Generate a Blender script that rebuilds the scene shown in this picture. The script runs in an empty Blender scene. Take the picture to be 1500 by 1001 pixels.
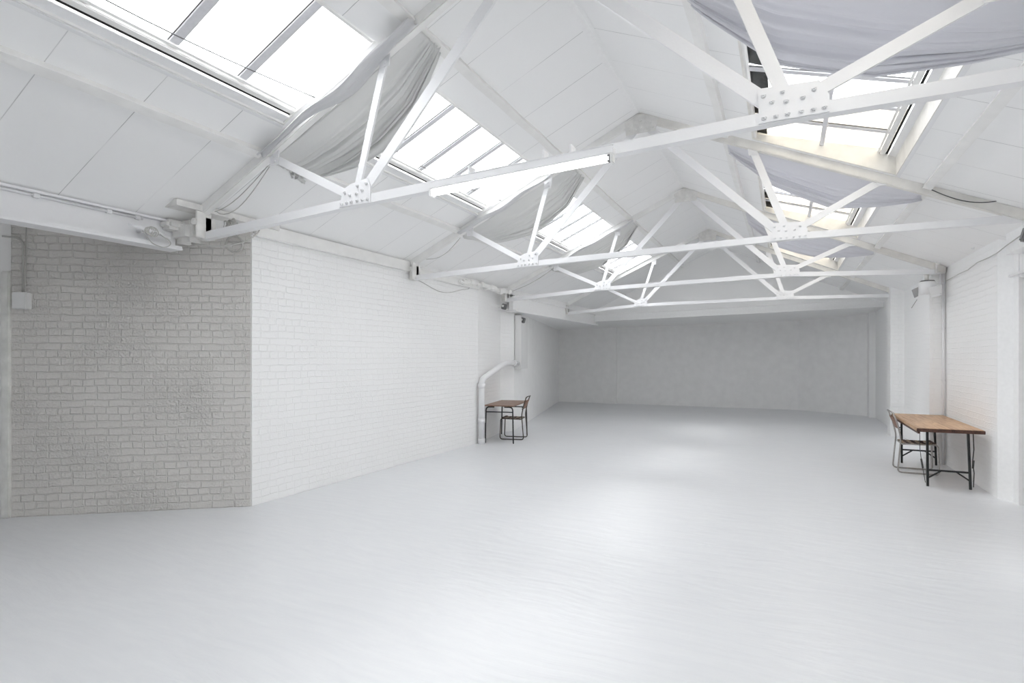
import bpy, bmesh, math, random
from mathutils import Vector, Matrix
random.seed(7)
sc = bpy.context.scene
C = sc.collection
sin, cos, pi = math.sin, math.cos, math.pi

# ------------------------------------------------------------------ materials
def new_mat(name):
    m = bpy.data.materials.new(name); m.use_nodes = True
    return m, m.node_tree, m.node_tree.nodes['Principled BSDF']

def paint(name, col, rough=.5, metal=0., bump=0., bscale=30., var=0., spec=.5):
    m, t, b = new_mat(name)
    b.inputs['Base Color'].default_value = (*col, 1)
    b.inputs['Roughness'].default_value = rough
    b.inputs['Metallic'].default_value = metal
    b.inputs['Specular IOR Level'].default_value = spec
    if bump or var:
        tc = t.nodes.new('ShaderNodeTexCoord')
        n = t.nodes.new('ShaderNodeTexNoise'); n.inputs['Scale'].default_value = bscale
        n.inputs['Detail'].default_value = 5
        t.links.new(tc.outputs['Object'], n.inputs['Vector'])
        if bump:
            bp = t.nodes.new('ShaderNodeBump'); bp.inputs['Strength'].default_value = bump
            bp.inputs['Distance'].default_value = .01
            t.links.new(n.outputs['Fac'], bp.inputs['Height']); t.links.new(bp.outputs['Normal'], b.inputs['Normal'])
        if var:
            r = t.nodes.new('ShaderNodeValToRGB')
            r.color_ramp.elements[0].position = .3; r.color_ramp.elements[1].position = .7
            r.color_ramp.elements[0].color = (*[c * (1 - var) for c in col], 1)
            r.color_ramp.elements[1].color = (*[min(1, c * (1 + var * .4)) for c in col], 1)
            t.links.new(n.outputs['Fac'], r.inputs['Fac']); t.links.new(r.outputs['Color'], b.inputs['Base Color'])
    return m

def brick(name, col, strength, rug, w=.235, h=.078, mortar=.006, rough=.45, spec=.4):
    """painted brickwork: brick courses in relief from the UV map (metres), colour almost uniform"""
    m, t, b = new_mat(name); N = t.nodes; L = t.links
    uv = N.new('ShaderNodeUVMap')
    ns = N.new('ShaderNodeTexNoise'); ns.inputs['Scale'].default_value = 6; ns.inputs['Detail'].default_value = 4
    L.new(uv.outputs['UV'], ns.inputs['Vector'])
    mx = N.new('ShaderNodeMixRGB'); mx.blend_type = 'LINEAR_LIGHT'; mx.inputs['Fac'].default_value = .018
    L.new(uv.outputs['UV'], mx.inputs['Color1']); L.new(ns.outputs['Color'], mx.inputs['Color2'])
    def br(ww, off):
        k = N.new('ShaderNodeTexBrick'); k.inputs['Scale'].default_value = 1
        k.inputs['Brick Width'].default_value = ww; k.inputs['Row Height'].default_value = h
        k.inputs['Mortar Size'].default_value = mortar; k.inputs['Mortar Smooth'].default_value = .6
        k.inputs['Color1'].default_value = (.75, .75, .75, 1); k.inputs['Color2'].default_value = (1, 1, 1, 1)
        k.inputs['Mortar'].default_value = (0, 0, 0, 1); k.offset = off
        L.new(mx.outputs['Color'], k.inputs['Vector']); return k
    k1, k2 = br(w, .5), br(w / 2, .25)
    # patches where headers show instead of stretchers
    sp = N.new('ShaderNodeSeparateXYZ'); L.new(uv.outputs['UV'], sp.inputs[0])
    md = N.new('ShaderNodeMath'); md.operation = 'PINGPONG'; md.inputs[1].default_value = h * 2
    L.new(sp.outputs['Y'], md.inputs[0])
    gt = N.new('ShaderNodeMath'); gt.operation = 'GREATER_THAN'; gt.inputs[1].default_value = h
    L.new(md.outputs[0], gt.inputs[0])
    hb = N.new('ShaderNodeMixRGB'); L.new(gt.outputs[0], hb.inputs['Fac'])
    L.new(k1.outputs['Color'], hb.inputs['Color1']); L.new(k2.outputs['Color'], hb.inputs['Color2'])
    n2 = N.new('ShaderNodeTexNoise'); n2.inputs['Scale'].default_value = 45; n2.inputs['Detail'].default_value = 6
    L.new(uv.outputs['UV'], n2.inputs['Vector'])
    n3 = N.new('ShaderNodeTexNoise'); n3.inputs['Scale'].default_value = 1.3; n3.inputs['Detail'].default_value = 2
    L.new(uv.outputs['UV'], n3.inputs['Vector'])
    rg = N.new('ShaderNodeMapRange'); rg.inputs[1].default_value = .42; rg.inputs[2].default_value = .68
    rg.inputs[3].default_value = rug * .35; rg.inputs[4].default_value = rug * 1.6
    L.new(n3.outputs['Fac'], rg.inputs[0])
    mu = N.new('ShaderNodeMath'); mu.operation = 'MULTIPLY'
    L.new(n2.outputs['Fac'], mu.inputs[0]); L.new(rg.outputs[0], mu.inputs[1])
    ad = N.new('ShaderNodeMath'); ad.operation = 'ADD'
    L.new(hb.outputs['Color'], ad.inputs[0]); L.new(mu.outputs[0], ad.inputs[1])
    bp = N.new('ShaderNodeBump'); bp.inputs['Strength'].default_value = strength; bp.inputs['Distance'].default_value = .008
    L.new(ad.outputs[0], bp.inputs['Height']); L.new(bp.outputs['Normal'], b.inputs['Normal'])
    b.inputs['Base Color'].default_value = (*col, 1); b.inputs['Roughness'].default_value = rough
    b.inputs['Specular IOR Level'].default_value = spec
    return m

def boards(name, col, pitch, long_=50., line=.0035, depth=.5, dark=.55, rough=.55):
    """painted sheets with narrow butt joints, UV in metres (u along the joints' spacing)"""
    m, t, b = new_mat(name); N = t.nodes; L = t.links
    uv = N.new('ShaderNodeUVMap')
    k = N.new('ShaderNodeTexBrick'); k.inputs['Scale'].default_value = 1; k.offset = 0
    k.inputs['Brick Width'].default_value = pitch; k.inputs['Row Height'].default_value = long_
    k.inputs['Mortar Size'].default_value = line; k.inputs['Mortar Smooth'].default_value = .3
    k.inputs['Color1'].default_value = (1, 1, 1, 1); k.inputs['Color2'].default_value = (1, 1, 1, 1); k.inputs['Mortar'].default_value = (0, 0, 0, 1)
    L.new(uv.outputs['UV'], k.inputs['Vector'])
    n = N.new('ShaderNodeTexNoise'); n.inputs['Scale'].default_value = .9; n.inputs['Detail'].default_value = 3
    L.new(uv.outputs['UV'], n.inputs['Vector'])
    r = N.new('ShaderNodeValToRGB'); r.color_ramp.elements[0].position = .35; r.color_ramp.elements[1].position = .6
    r.color_ramp.elements[0].color = (0, 0, 0, 1); r.color_ramp.elements[1].color = (1, 1, 1, 1)
    L.new(n.outputs['Fac'], r.inputs['Fac'])
    mm = N.new('ShaderNodeMath'); mm.operation = 'MULTIPLY'; L.new(k.outputs['Fac'], mm.inputs[0]); L.new(r.outputs['Color'], mm.inputs[1])
    mx = N.new('ShaderNodeMixRGB'); mx.inputs['Color1'].default_value = (*col, 1)
    mx.inputs['Color2'].default_value = (*[c * dark for c in col], 1); L.new(mm.outputs[0], mx.inputs['Fac'])
    L.new(mx.outputs['Color'], b.inputs['Base Color'])
    n2 = N.new('ShaderNodeTexNoise'); n2.inputs['Scale'].default_value = 3.5; n2.inputs['Detail'].default_value = 6
    L.new(uv.outputs['UV'], n2.inputs['Vector'])
    s = N.new('ShaderNodeMath'); s.operation = 'ADD'; L.new(k.outputs['Color'], s.inputs[0]); L.new(n2.outputs['Fac'], s.inputs[1])
    bp = N.new('ShaderNodeBump'); bp.inputs['Strength'].default_value = depth; bp.inputs['Distance'].default_value = .01
    L.new(s.outputs[0], bp.inputs['Height']); L.new(bp.outputs['Normal'], b.inputs['Normal'])
    b.inputs['Roughness'].default_value = rough; b.inputs['Specular IOR Level'].default_value = .3
    return m

WHITE = (.90, .90, .897)
M = {}
M['white'] = paint('white_paint', WHITE, .5, bump=.15, bscale=25, var=.03)
M['steel'] = paint('white_gloss_steel', (.81, .81, .82), .32, bump=.12, bscale=60)
M['timber'] = paint('painted_timber', (.85, .845, .83), .55, bump=.25, bscale=6, var=.05)
M['old'] = paint('stained_cream_timber', (.79, .775, .74), .6, bump=.3, bscale=5, var=.12)
M['gap'] = paint('black_gap', (.012, .012, .012), .8)
M['dirty'] = paint('grimy_white', (.78, .77, .75), .6, bump=.6, bscale=9, var=.14)
M['brick_white'] = brick('painted_brick_white', WHITE, .62, 1.2)
M['brick_far'] = brick('painted_brick_far', WHITE, .4, .7)
M['brick_rough'] = brick('painted_brick_rough_shaded', (.705, .685, .66), 1.1, 2.0, w=.225, h=.075, mortar=.008)  # base darker than the white walls: alcove shade put into the colour
M['plaster'] = paint('plaster_white', (.90, .90, .895), .6, bump=.2, bscale=5, var=.03)
M['plaster_back'] = paint('plaster_back', (.89, .885, .88), .6, bump=.2, bscale=5, var=.04)
M['ceil'] = boards('ceiling_sheets', (.90, .90, .898), .625)
M['ceil_smooth'] = paint('soffit_paint', (.89, .89, .885), .55, bump=.2, bscale=4)
M['door'] = paint('door_paint', (.66, .645, .625), .55, bump=.6, bscale=9, var=.06)
M['black'] = paint('black_steel', (.012, .014, .015), .35, bump=.2, bscale=50)
M['chrome'] = paint('worn_tube', (.46, .44, .42), .3, metal=.75, bump=.1, bscale=80, var=.25)
M['chrome_dark'] = paint('worn_tube_dark', (.10, .085, .07), .35, metal=.6, bump=.1, bscale=80, var=.4)
M['plastic'] = paint('pale_plastic', (.78, .78, .775), .35)
M['grey_plastic'] = paint('grey_plastic', (.36, .36, .365), .4)
M['dark_plastic'] = paint('dark_plastic', (.17, .17, .175), .45)
M['cable'] = paint('cable_painted', (.50, .49, .47), .5)
M['cable_dark'] = paint('cable_dark', (.07, .07, .07), .5)
M['wire'] = paint('steel_wire', (.16, .16, .16), .4, metal=.5)
M['edge_dark'] = paint('dark_edge_grey', (.05, .05, .048), .7, bump=.5, bscale=20, var=.5)
M['alu'] = paint('window_bar', (.72, .72, .745), .4, bump=.15, bscale=40, var=.06)
M['skin_fabric'] = None

def fabric(name, col):
    m, t, b = new_mat(name); N = t.nodes; L = t.links
    b.inputs['Base Color'].default_value = (*col, 1); b.inputs['Roughness'].default_value = .9
    b.inputs['Specular IOR Level'].default_value = .15; b.inputs['Sheen Weight'].default_value = .15
    tc = N.new('ShaderNodeTexCoord'); n = N.new('ShaderNodeTexNoise'); n.inputs['Scale'].default_value = 7; n.inputs['Detail'].default_value = 6
    L.new(tc.outputs['Object'], n.inputs['Vector'])
    bp = N.new('ShaderNodeBump'); bp.inputs['Strength'].default_value = .5; bp.inputs['Distance'].default_value = .02
    L.new(n.outputs['Fac'], bp.inputs['Height']); L.new(bp.outputs['Normal'], b.inputs['Normal'])
    tl = N.new('ShaderNodeBsdfTranslucent'); tl.inputs['Color'].default_value = (*col, 1)
    ms = N.new('ShaderNodeMixShader'); ms.inputs[0].default_value = .12
    L.new(b.outputs[0], ms.inputs[1]); L.new(tl.outputs[0], ms.inputs[2]); L.new(ms.outputs[0], N['Material Output'].inputs['Surface'])
    return m
M['cloth_warm'] = fabric('curtain_warm_grey', (.74, .74, .73))
M['cloth_cool'] = fabric('curtain_cool_grey', (.74, .74, .775))
M['cloth_light'] = fabric('curtain_pale', (.70, .70, .71))

def floor_mat():
    m, t, b = new_mat('grey_floor_paint'); N = t.nodes; L = t.links
    tc = N.new('ShaderNodeTexCoord')
    mp = N.new('ShaderNodeMapping'); mp.inputs['Rotation'].default_value = (0, 0, .5); mp.inputs['Scale'].default_value = (1., 6., 1.)
    L.new(tc.outputs['Object'], mp.inputs['Vector'])
    wn = N.new('ShaderNodeTexNoise'); wn.inputs['Scale'].default_value = .8; wn.inputs['Detail'].default_value = 2
    L.new(tc.outputs['Object'], wn.inputs['Vector'])
    mx = N.new('ShaderNodeMixRGB'); mx.blend_type = 'LINEAR_LIGHT'; mx.inputs['Fac'].default_value = .8
    L.new(mp.outputs['Vector'], mx.inputs['Color1']); L.new(wn.outputs['Color'], mx.inputs['Color2'])
    n1 = N.new('ShaderNodeTexNoise'); n1.inputs['Scale'].default_value = 3.0; n1.inputs['Detail'].default_value = 7; n1.inputs['Roughness'].default_value = .6
    L.new(mx.outputs['Color'], n1.inputs['Vector'])
    n2 = N.new('ShaderNodeTexNoise'); n2.inputs['Scale'].default_value = 1.1; n2.inputs['Detail'].default_value = 3
    L.new(tc.outputs['Object'], n2.inputs['Vector'])
    ad = N.new('ShaderNodeMath'); ad.operation = 'MULTIPLY_ADD'; ad.inputs[1].default_value = 2.2
    L.new(n2.outputs['Fac'], ad.inputs[0]); L.new(n1.outputs['Fac'], ad.inputs[2])
    bp = N.new('ShaderNodeBump'); bp.inputs['Strength'].default_value = .38; bp.inputs['Distance'].default_value = .012
    L.new(ad.outputs[0], bp.inputs['Height']); L.new(bp.outputs['Normal'], b.inputs['Normal'])
    r = N.new('ShaderNodeValToRGB'); r.color_ramp.elements[0].position = .35; r.color_ramp.elements[1].position = .65
    r.color_ramp.elements[0].color = (.70, .71, .73, 1); r.color_ramp.elements[1].color = (.73, .74, .755, 1)
    L.new(n1.outputs['Fac'], r.inputs['Fac']); L.new(r.outputs['Color'], b.inputs['Base Color'])
    rr = N.new('ShaderNodeMapRange'); rr.inputs[3].default_value = .26; rr.inputs[4].default_value = .42
    L.new(n2.outputs['Fac'], rr.inputs[0]); L.new(rr.outputs[0], b.inputs['Roughness'])
    b.inputs['Specular IOR Level'].default_value = .5
    return m
M['floor'] = floor_mat()

def wood(name, c1, c2, plank=.15, rough=.45):
    m, t, b = new_mat(name); N = t.nodes; L = t.links
    tc = N.new('ShaderNodeTexCoord'); mp = N.new('ShaderNodeMapping'); mp.inputs['Scale'].default_value = (14, 1.2, 8)
    L.new(tc.outputs['Object'], mp.inputs['Vector'])
    n = N.new('ShaderNodeTexNoise'); n.inputs['Scale'].default_value = 2.2; n.inputs['Detail'].default_value = 8; n.inputs['Distortion'].default_value = .6
    L.new(mp.outputs['Vector'], n.inputs['Vector'])
    r = N.new('ShaderNodeValToRGB'); r.color_ramp.elements[0].position = .3; r.color_ramp.elements[1].position = .7
    r.color_ramp.elements[0].color = (*c1, 1); r.color_ramp.elements[1].color = (*c2, 1)
    L.new(n.outputs['Fac'], r.inputs['Fac'])
    sp = N.new('ShaderNodeSeparateXYZ'); L.new(tc.outputs['Object'], sp.inputs[0])
    pp = N.new('ShaderNodeMath'); pp.operation = 'PINGPONG'; pp.inputs[1].default_value = plank; L.new(sp.outputs['X'], pp.inputs[0])
    lt = N.new('ShaderNodeMath'); lt.operation = 'LESS_THAN'; lt.inputs[1].default_value = .0022; L.new(pp.outputs[0], lt.inputs[0])
    mx = N.new('ShaderNodeMixRGB'); mx.inputs['Color2'].default_value = (*[c * .35 for c in c1], 1)
    L.new(lt.outputs[0], mx.inputs['Fac']); L.new(r.outputs['Color'], mx.inputs['Color1'])
    L.new(mx.outputs['Color'], b.inputs['Base Color']); b.inputs['Roughness'].default_value = rough
    bp = N.new('ShaderNodeBump'); bp.inputs['Strength'].default_value = .2; bp.inputs['Distance'].default_value = .004
    L.new(n.outputs['Fac'], bp.inputs['Height']); L.new(bp.outputs['Normal'], b.inputs['Normal'])
    return m
M['table_wood'] = wood('honey_wood', (.34, .19, .10), (.60, .40, .24), .17)
M['table_edge'] = wood('dark_edge_wood', (.05, .022, .014), (.13, .06, .04), 5.)
M['brown_wood'] = wood('brown_tabletop', (.20, .12, .085), (.30, .19, .14), 5.)
M['strap_tan'] = paint('tan_strap', (.42, .33, .24), .6, bump=.3, bscale=90, var=.3)
M['strap_dark'] = paint('dark_strap', (.075, .045, .035), .6, bump=.3, bscale=90, var=.3)
M['chair_wood'] = paint('chestnut_panel', (.22, .10, .055), .45, bump=.2, bscale=60, var=.3)

def glass(name, tint=(1, 1, 1), dirt=.06, stain=None):
    m = bpy.data.materials.new(name); m.use_nodes = True; t = m.node_tree; N = t.nodes; L = t.links
    for n in list(N): N.remove(n)
    out = N.new('ShaderNodeOutputMaterial'); tr = N.new('ShaderNodeBsdfTransparent'); tr.inputs['Color'].default_value = (*tint, 1)
    df = N.new('ShaderNodeBsdfTranslucent'); df.inputs['Color'].default_value = (*(stain or (.9, .9, .9)), 1)
    gl = N.new('ShaderNodeBsdfGlossy'); gl.inputs['Roughness'].default_value = .1; gl.inputs['Color'].default_value = (.9, .9, .9, 1)
    tc = N.new('ShaderNodeTexCoord'); n = N.new('ShaderNodeTexNoise'); n.inputs['Scale'].default_value = 5; n.inputs['Detail'].default_value = 7
    L.new(tc.outputs['Object'], n.inputs['Vector'])
    mr = N.new('ShaderNodeMapRange'); mr.inputs[1].default_value = .3; mr.inputs[2].default_value = .75
    mr.inputs[3].default_value = dirt * .5; mr.inputs[4].default_value = min(1, dirt * 1.5); L.new(n.outputs['Fac'], mr.inputs[0])
    m1 = N.new('ShaderNodeMixShader'); L.new(mr.outputs[0], m1.inputs[0]); L.new(tr.outputs[0], m1.inputs[1]); L.new(df.outputs[0], m1.inputs[2])
    m2 = N.new('ShaderNodeMixShader'); m2.inputs[0].default_value = .05; L.new(m1.outputs[0], m2.inputs[1]); L.new(gl.outputs[0], m2.inputs[2])
    L.new(m2.outputs[0], out.inputs['Surface'])
    return m
M['glass'] = glass('skylight_glass', (.97, .98, .99), .10)
M['glass_dirty'] = glass('stained_skylight_glass', (.50, .485, .46), .4, (.80, .76, .68))

def emit(name, col, s):
    m = bpy.data.materials.new(name); m.use_nodes = True; t = m.node_tree
    b = t.nodes['Principled BSDF']; b.inputs['Base Color'].default_value = (.9, .9, .9, 1)
    b.inputs['Emission Color'].default_value = (*col, 1); b.inputs['Emission Strength'].default_value = s
    return m
M['tube'] = emit('fluorescent_glow', (1., .985, .96), 3.5)

# ------------------------------------------------------------------ mesh helpers
class MB:
    def __init__(s): s.bm = bmesh.new(); s.uv = s.bm.loops.layers.uv.new('UVMap')
    def box(s, c, size, rot=None, bev=0., mi=0):
        mt = Matrix.Translation(Vector(c)) @ (rot.to_4x4() if rot else Matrix.Identity(4)) @ Matrix.Diagonal((*size, 1))
        r = bmesh.ops.create_cube(s.bm, size=1, matrix=mt)
        fs = {f for v in r['verts'] for f in v.link_faces}
        if bev:
            es = {e for v in r['verts'] for e in v.link_edges}
            rr = bmesh.ops.bevel(s.bm, geom=list(es), offset=bev, segments=2, affect='EDGES', clamp_overlap=True)
            fs = set(rr['faces']) | {f for f in fs if f.is_valid}
        for f in fs: f.material_index = mi
        return s
    def bar(s, a, b, w, h, up=(0, 0, 1), bev=0., mi=0):
        """rectangular bar from a to b, h measured towards up"""
        a, b, up = Vector(a), Vector(b), Vector(up)
        d = b - a; x = d.normalized(); y = up.cross(x).normalized(); z = x.cross(y)
        R = Matrix((x, y, z)).transposed()
        return s.box((a + b) / 2, (d.length, w, h), R, bev, mi)
    def tube(s, pts, r, seg=8, closed=False, mi=0, cap=True):
        pts = [Vector(p) for p in pts]; n = len(pts); rings = []
        prev = None
        for i, p in enumerate(pts):
            if closed: d = pts[(i + 1) % n] - pts[i - 1]
            elif i == 0: d = pts[1] - pts[0]
            elif i == n - 1: d = pts[-1] - pts[-2]
            else: d = (pts[i + 1] - p).normalized() + (p - pts[i - 1]).normalized()
            d.normalize()
            if prev is None:
                a = Vector((0, 0, 1)) if abs(d.z) < .9 else Vector((1, 0, 0))
                u = d.cross(a).normalized()
            else:
                u = (prev - d * prev.dot(d)).normalized()
            prev = u; v = d.cross(u)
            rr = r[i] if isinstance(r, (list, tuple)) else r
            rings.append([s.bm.verts.new(p + (u * cos(2 * pi * k / seg) + v * sin(2 * pi * k / seg)) * rr) for k in range(seg)])
        m = n if closed else n - 1
        for i in range(m):
            A, B = rings[i], rings[(i + 1) % n]
            for k in range(seg):
                f = s.bm.faces.new((A[k], A[(k + 1) % seg], B[(k + 1) % seg], B[k])); f.smooth = True; f.material_index = mi
        if not closed and cap:
            f = s.bm.faces.new(rings[0][::-1]); f.material_index = mi
            f = s.bm.faces.new(rings[-1]); f.material_index = mi
        return s
    def cyl(s, a, b, r, seg=16, r2=None, mi=0): return s.tube([a, b], [r, r if r2 is None else r2], seg, mi=mi)
    def prism(s, poly, axis, d0, d1, mi=0):
        """poly of 2-D points extruded along axis ('x','y','z')"""
        def P(p, d):
            return {'x': (d, p[0], p[1]), 'y': (p[0], d, p[1]), 'z': (p[0], p[1], d)}[axis]
        A = [s.bm.verts.new(P(p, d0)) for p in poly]; B = [s.bm.verts.new(P(p, d1)) for p in poly]
        n = len(poly); fs = [s.bm.faces.new(A), s.bm.faces.new(B[::-1])]
        for i in range(n): fs.append(s.bm.faces.new((A[i], B[i], B[(i + 1) % n], A[(i + 1) % n])))
        for f in fs: f.material_index = mi
        return s
    def quad(s, p, uv=None, mi=0):
        f = s.bm.faces.new([s.bm.verts.new(q) for q in p]); f.material_index = mi
        if uv:
            for l, q in zip(f.loops, uv): l[s.uv].uv = q
        return s
    def grid(s, fn, nu, nv, mi=0, smooth=True):
        V = [[s.bm.verts.new(fn(i / nu, j / nv)) for j in range(nv + 1)] for i in range(nu + 1)]
        for i in range(nu):
            for j in range(nv):
                f = s.bm.faces.new((V[i][j], V[i + 1][j], V[i + 1][j + 1], V[i][j + 1])); f.smooth = smooth; f.material_index = mi
        return s
    def build(s, name, mats, parent=None, solid=0., origin=None, norm=True):
        if norm: bmesh.ops.recalc_face_normals(s.bm, faces=s.bm.faces[:])
        me = bpy.data.meshes.new(name)
        if origin is not None:
            bmesh.ops.translate(s.bm, verts=s.bm.verts[:], vec=-Vector(origin))
        s.bm.to_mesh(me); s.bm.free()
        for m in (mats if isinstance(mats, (list, tuple)) else [mats]): me.materials.append(M[m])
        o = bpy.data.objects.new(name, me); C.objects.link(o)
        if parent: o.parent = parent
        if origin is not None: o.location = origin
        if solid:
            md = o.modifiers.new('thickness', 'SOLIDIFY'); md.thickness = solid; md.offset = 0
        return o

def tag(o, label, cat, group=None, kind=None):
    o['label'] = label; o['category'] = cat
    if group: o['group'] = group
    if kind: o['kind'] = kind
    return o
def empty(name, loc=(0, 0, 0), rz=0):
    o = bpy.data.objects.new(name, None); C.objects.link(o); o.location = loc; o.rotation_euler = (0, 0, rz)
    o.empty_display_size = .1
    return o
def struct(o): o['kind'] = 'structure'; return o
def arc(c, a0, a1, r, n, ex, ez):
    c, ex, ez = Vector(c), Vector(ex), Vector(ez)
    return [c + ex * r * cos(a0 + (a1 - a0) * i / n) + ez * r * sin(a0 + (a1 - a0) * i / n) for i in range(n + 1)]
def fillet(pts, r, n=5):
    """round the inner corners of a polyline"""
    pts = [Vector(p) for p in pts]; out = [pts[0]]
    for i in range(1, len(pts) - 1):
        p = pts[i]; a = (pts[i - 1] - p); b = (pts[i + 1] - p)
        t = min(r, a.length * .49, b.length * .49)
        A = p + a.normalized() * t; B = p + b.normalized() * t
        for k in range(n + 1):
            q = k / n; out.append(A * (1 - q) ** 2 + p * 2 * q * (1 - q) + B * q * q)
    out.append(pts[-1]); return out

# ------------------------------------------------------------------ dimensions
XR = -1.66; ZR = 4.78; SL = .448                       # ridge, slope
XL_, XRT = -5.30, 2.235
def zc(x): return ZR - SL * abs(x - XR)                # underside of the ceiling
T = [-6.8, -3.33, .13, 3.6, 7.06, 10.51, 14.11]        # truss lines
YG = 16.6
SKL = (-4.01, -2.955); SKR = (-.335, 1.065)            # skylight openings in X
NL = Vector((-SL, 0, 1)).normalized(); NR = Vector((SL, 0, 1)).normalized()
YB = -6.8                                              # rear of the modelled room

# ------------------------------------------------------------------ floor
struct(MB().box((-3.2, 6.6, -.05), (12.4, 27.4, .1)).build('floor', 'floor'))

# ------------------------------------------------------------------ walls
def wall(name, pts, z0, z1, mat, thick=.2, out=1, zs=None):
    """vertical wall along a polyline; UV in metres; thickness away from the room (out = +1 right-hand side of travel)"""
    mb = MB(); u = 0
    P = [Vector((p[0], p[1], 0)) for p in pts]
    n = len(P)
    nor = []
    for i in range(n):
        ds = []
        if i: ds.append((P[i] - P[i - 1]).normalized())
        if i < n - 1: ds.append((P[i + 1] - P[i]).normalized())
        d = sum(ds, Vector()).normalized()
        nn = Vector((d.y, -d.x, 0)) * out
        if len(ds) == 2: nn = nn / max(.35, nn.dot(Vector((ds[0].y, -ds[0].x, 0)) * out))
        nor.append(nn * thick)
    for i in range(n - 1):
        a, b = P[i], P[i + 1]; l = (b - a).length
        za = zs[i] if zs else z1; zb = zs[i + 1] if zs else z1
        A, B = a + nor[i], b + nor[i + 1]
        f = [(a.x, a.y, z0), (b.x, b.y, z0), (b.x, b.y, zb), (a.x, a.y, za)]
        g = [(A.x, A.y, z0), (B.x, B.y, z0), (B.x, B.y, zb), (A.x, A.y, za)]
        uv = [(u, z0), (u + l, z0), (u + l, zb), (u, za)]
        mb.quad(f, uv); mb.quad(g[::-1], uv[::-1])
        mb.quad([f[3], f[2], g[2], g[3]], [(u, 0), (u + l, 0), (u + l, .2), (u, .2)])
        mb.quad([g[0], g[1], f[1], f[0]], [(u, 0), (u + l, 0), (u + l, .2), (u, .2)])
        if i == 0: mb.quad([f[0], f[3], g[3], g[0]])
        if i == n - 2: mb.quad([f[2], f[1], g[1], g[2]])
        u += l
    return struct(mb.build(name, mat, norm=False))

# left wall: brick, then cranking outwards behind the downpipe
wall('wall_left', [(-5.30, 4.21), (-5.30, 9.25), (-5.60, 10.75), (-5.46, 11.15)], 0, 3.25, 'brick_white', out=-1)
wall('wall_left_far', [(-5.47, 11.16), (-5.96, 13.07), (-7.60, 19.35)], 0, 3.05, 'plaster', out=-1)
# alcove wall in the shade, its door jamb and the unseen rest of the alcove
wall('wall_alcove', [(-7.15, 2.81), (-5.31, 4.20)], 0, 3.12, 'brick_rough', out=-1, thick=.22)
wall('wall_alcove_return', [(-9.2, -6.9), (-9.2, 1.1), (-7.14, 2.83)], 0, 3.12, 'plaster_back', out=-1)
struct(MB().box((-7.17, 2.78, 1.27), (.075, .05, 2.54), Matrix.Rotation(math.radians(37), 3, 'Z'), .01).build('trim_1', 'dirty'))
# right wall
wall('wall_right', [(2.235, 8.30), (2.235, 10.60), (2.03, 10.60), (2.03, 11.02), (2.235, 11.02),
                    (2.235, 13.90), (2.0, 13.90), (2.0, 14.32), (2.235, 14.32), (2.235, 17.90),
                    (2.09, 17.90), (2.09, 18.36)], 0, 3.25, 'brick_white', out=1)
# thick jamb and lintel of the wide doorway at the right edge, the wall on towards and past the camera
struct(MB().prism([(2.235, 8.30), (2.345, 8.18), (2.345, 8.02), (2.6, 8.02), (2.6, 8.30)], 'z', 0, 3.19).build('trim_2', 'white'))
struct(MB().box((2.47, 6.62, 3.0), (.47, 2.8, .38)).build('trim_3', 'white'))
struct(MB().box((2.50, 6.66, 2.675), (.30, 2.72, .27), bev=.01).build('trim_4', 'white'))
struct(MB().box((2.46, 6.66, 1.27), (.12, 2.72, 2.54), bev=.005).build('door_1', 'door'))
struct(MB().tube([(2.325, 8.4, 2.585), (2.335, 6.0, 2.60)], .018, 8).build('trim_5', 'white'))
wall('wall_right_near', [(2.235, YB - .1), (2.235, 5.22)], 0, 3.25, 'brick_far', out=1)
# back wall
wall('wall_back', [(-7.68, 19.30), (-5.88, 19.36), (-5.88, 19.27), (-5.36, 19.27), (-5.36, 19.38), (.41, 19.55), (2.12, 18.33)], 0, 3.05, 'plaster_back', out=-1)
wall('wall_rear', [(-9.3, YB), (2.4, YB)], 0, 4.9, 'plaster', out=1)
# gable over the beam
g = MB()
zl = 2.9
g.prism([(-5.45, 2.95), (2.235, 2.98), (2.235, zc(2.235) + .1), (XR, ZR + .1), (-5.45, zc(-5.45) + .1)], 'y', YG, YG + .12)
struct(g.build('wall_gable', 'ceil_smooth'))
mb = MB()
A = [(-5.35, YG - .12, 2.765), (2.09, YG - .12, 2.925)]
for y0, y1, dz0, dz1 in ((YG - .12, YG + .12, 0, .03), (YG - .03, YG + .12, .03, .20), (YG - .10, YG + .12, .20, .235)):
    v = [(-5.35, y0, 2.765 + dz0), (2.232, y0, 2.925 + dz0), (2.232, y0, 2.925 + dz1), (-5.35, y0, 2.765 + dz1)]
    w = [(x, y1, z) for x, y, z in v]
    mb.quad(v).quad(w[::-1])
    for i in range(4): mb.quad([v[i], w[i], w[(i + 1) % 4], v[(i + 1) % 4]])
struct(mb.build('trim_6', 'white'))
# eave beam carrying on over the widening at the far left
mb = MB()
mb.box((-5.36, 13.75, 2.905), (.10, 5.9, .46)); mb.box((-5.36, 13.75, 2.675), (.26, 5.9, .035), bev=.004); mb.box((-5.36, 13.75, 3.005), (.2, 5.9, .03))
mb.tube([(-5.27, 10.9, 3.03), (-5.28, 13.2, 3.0), (-5.27, 16.3, 2.98)], .015, 6)
struct(mb.build('trim_7', 'white'))
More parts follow.
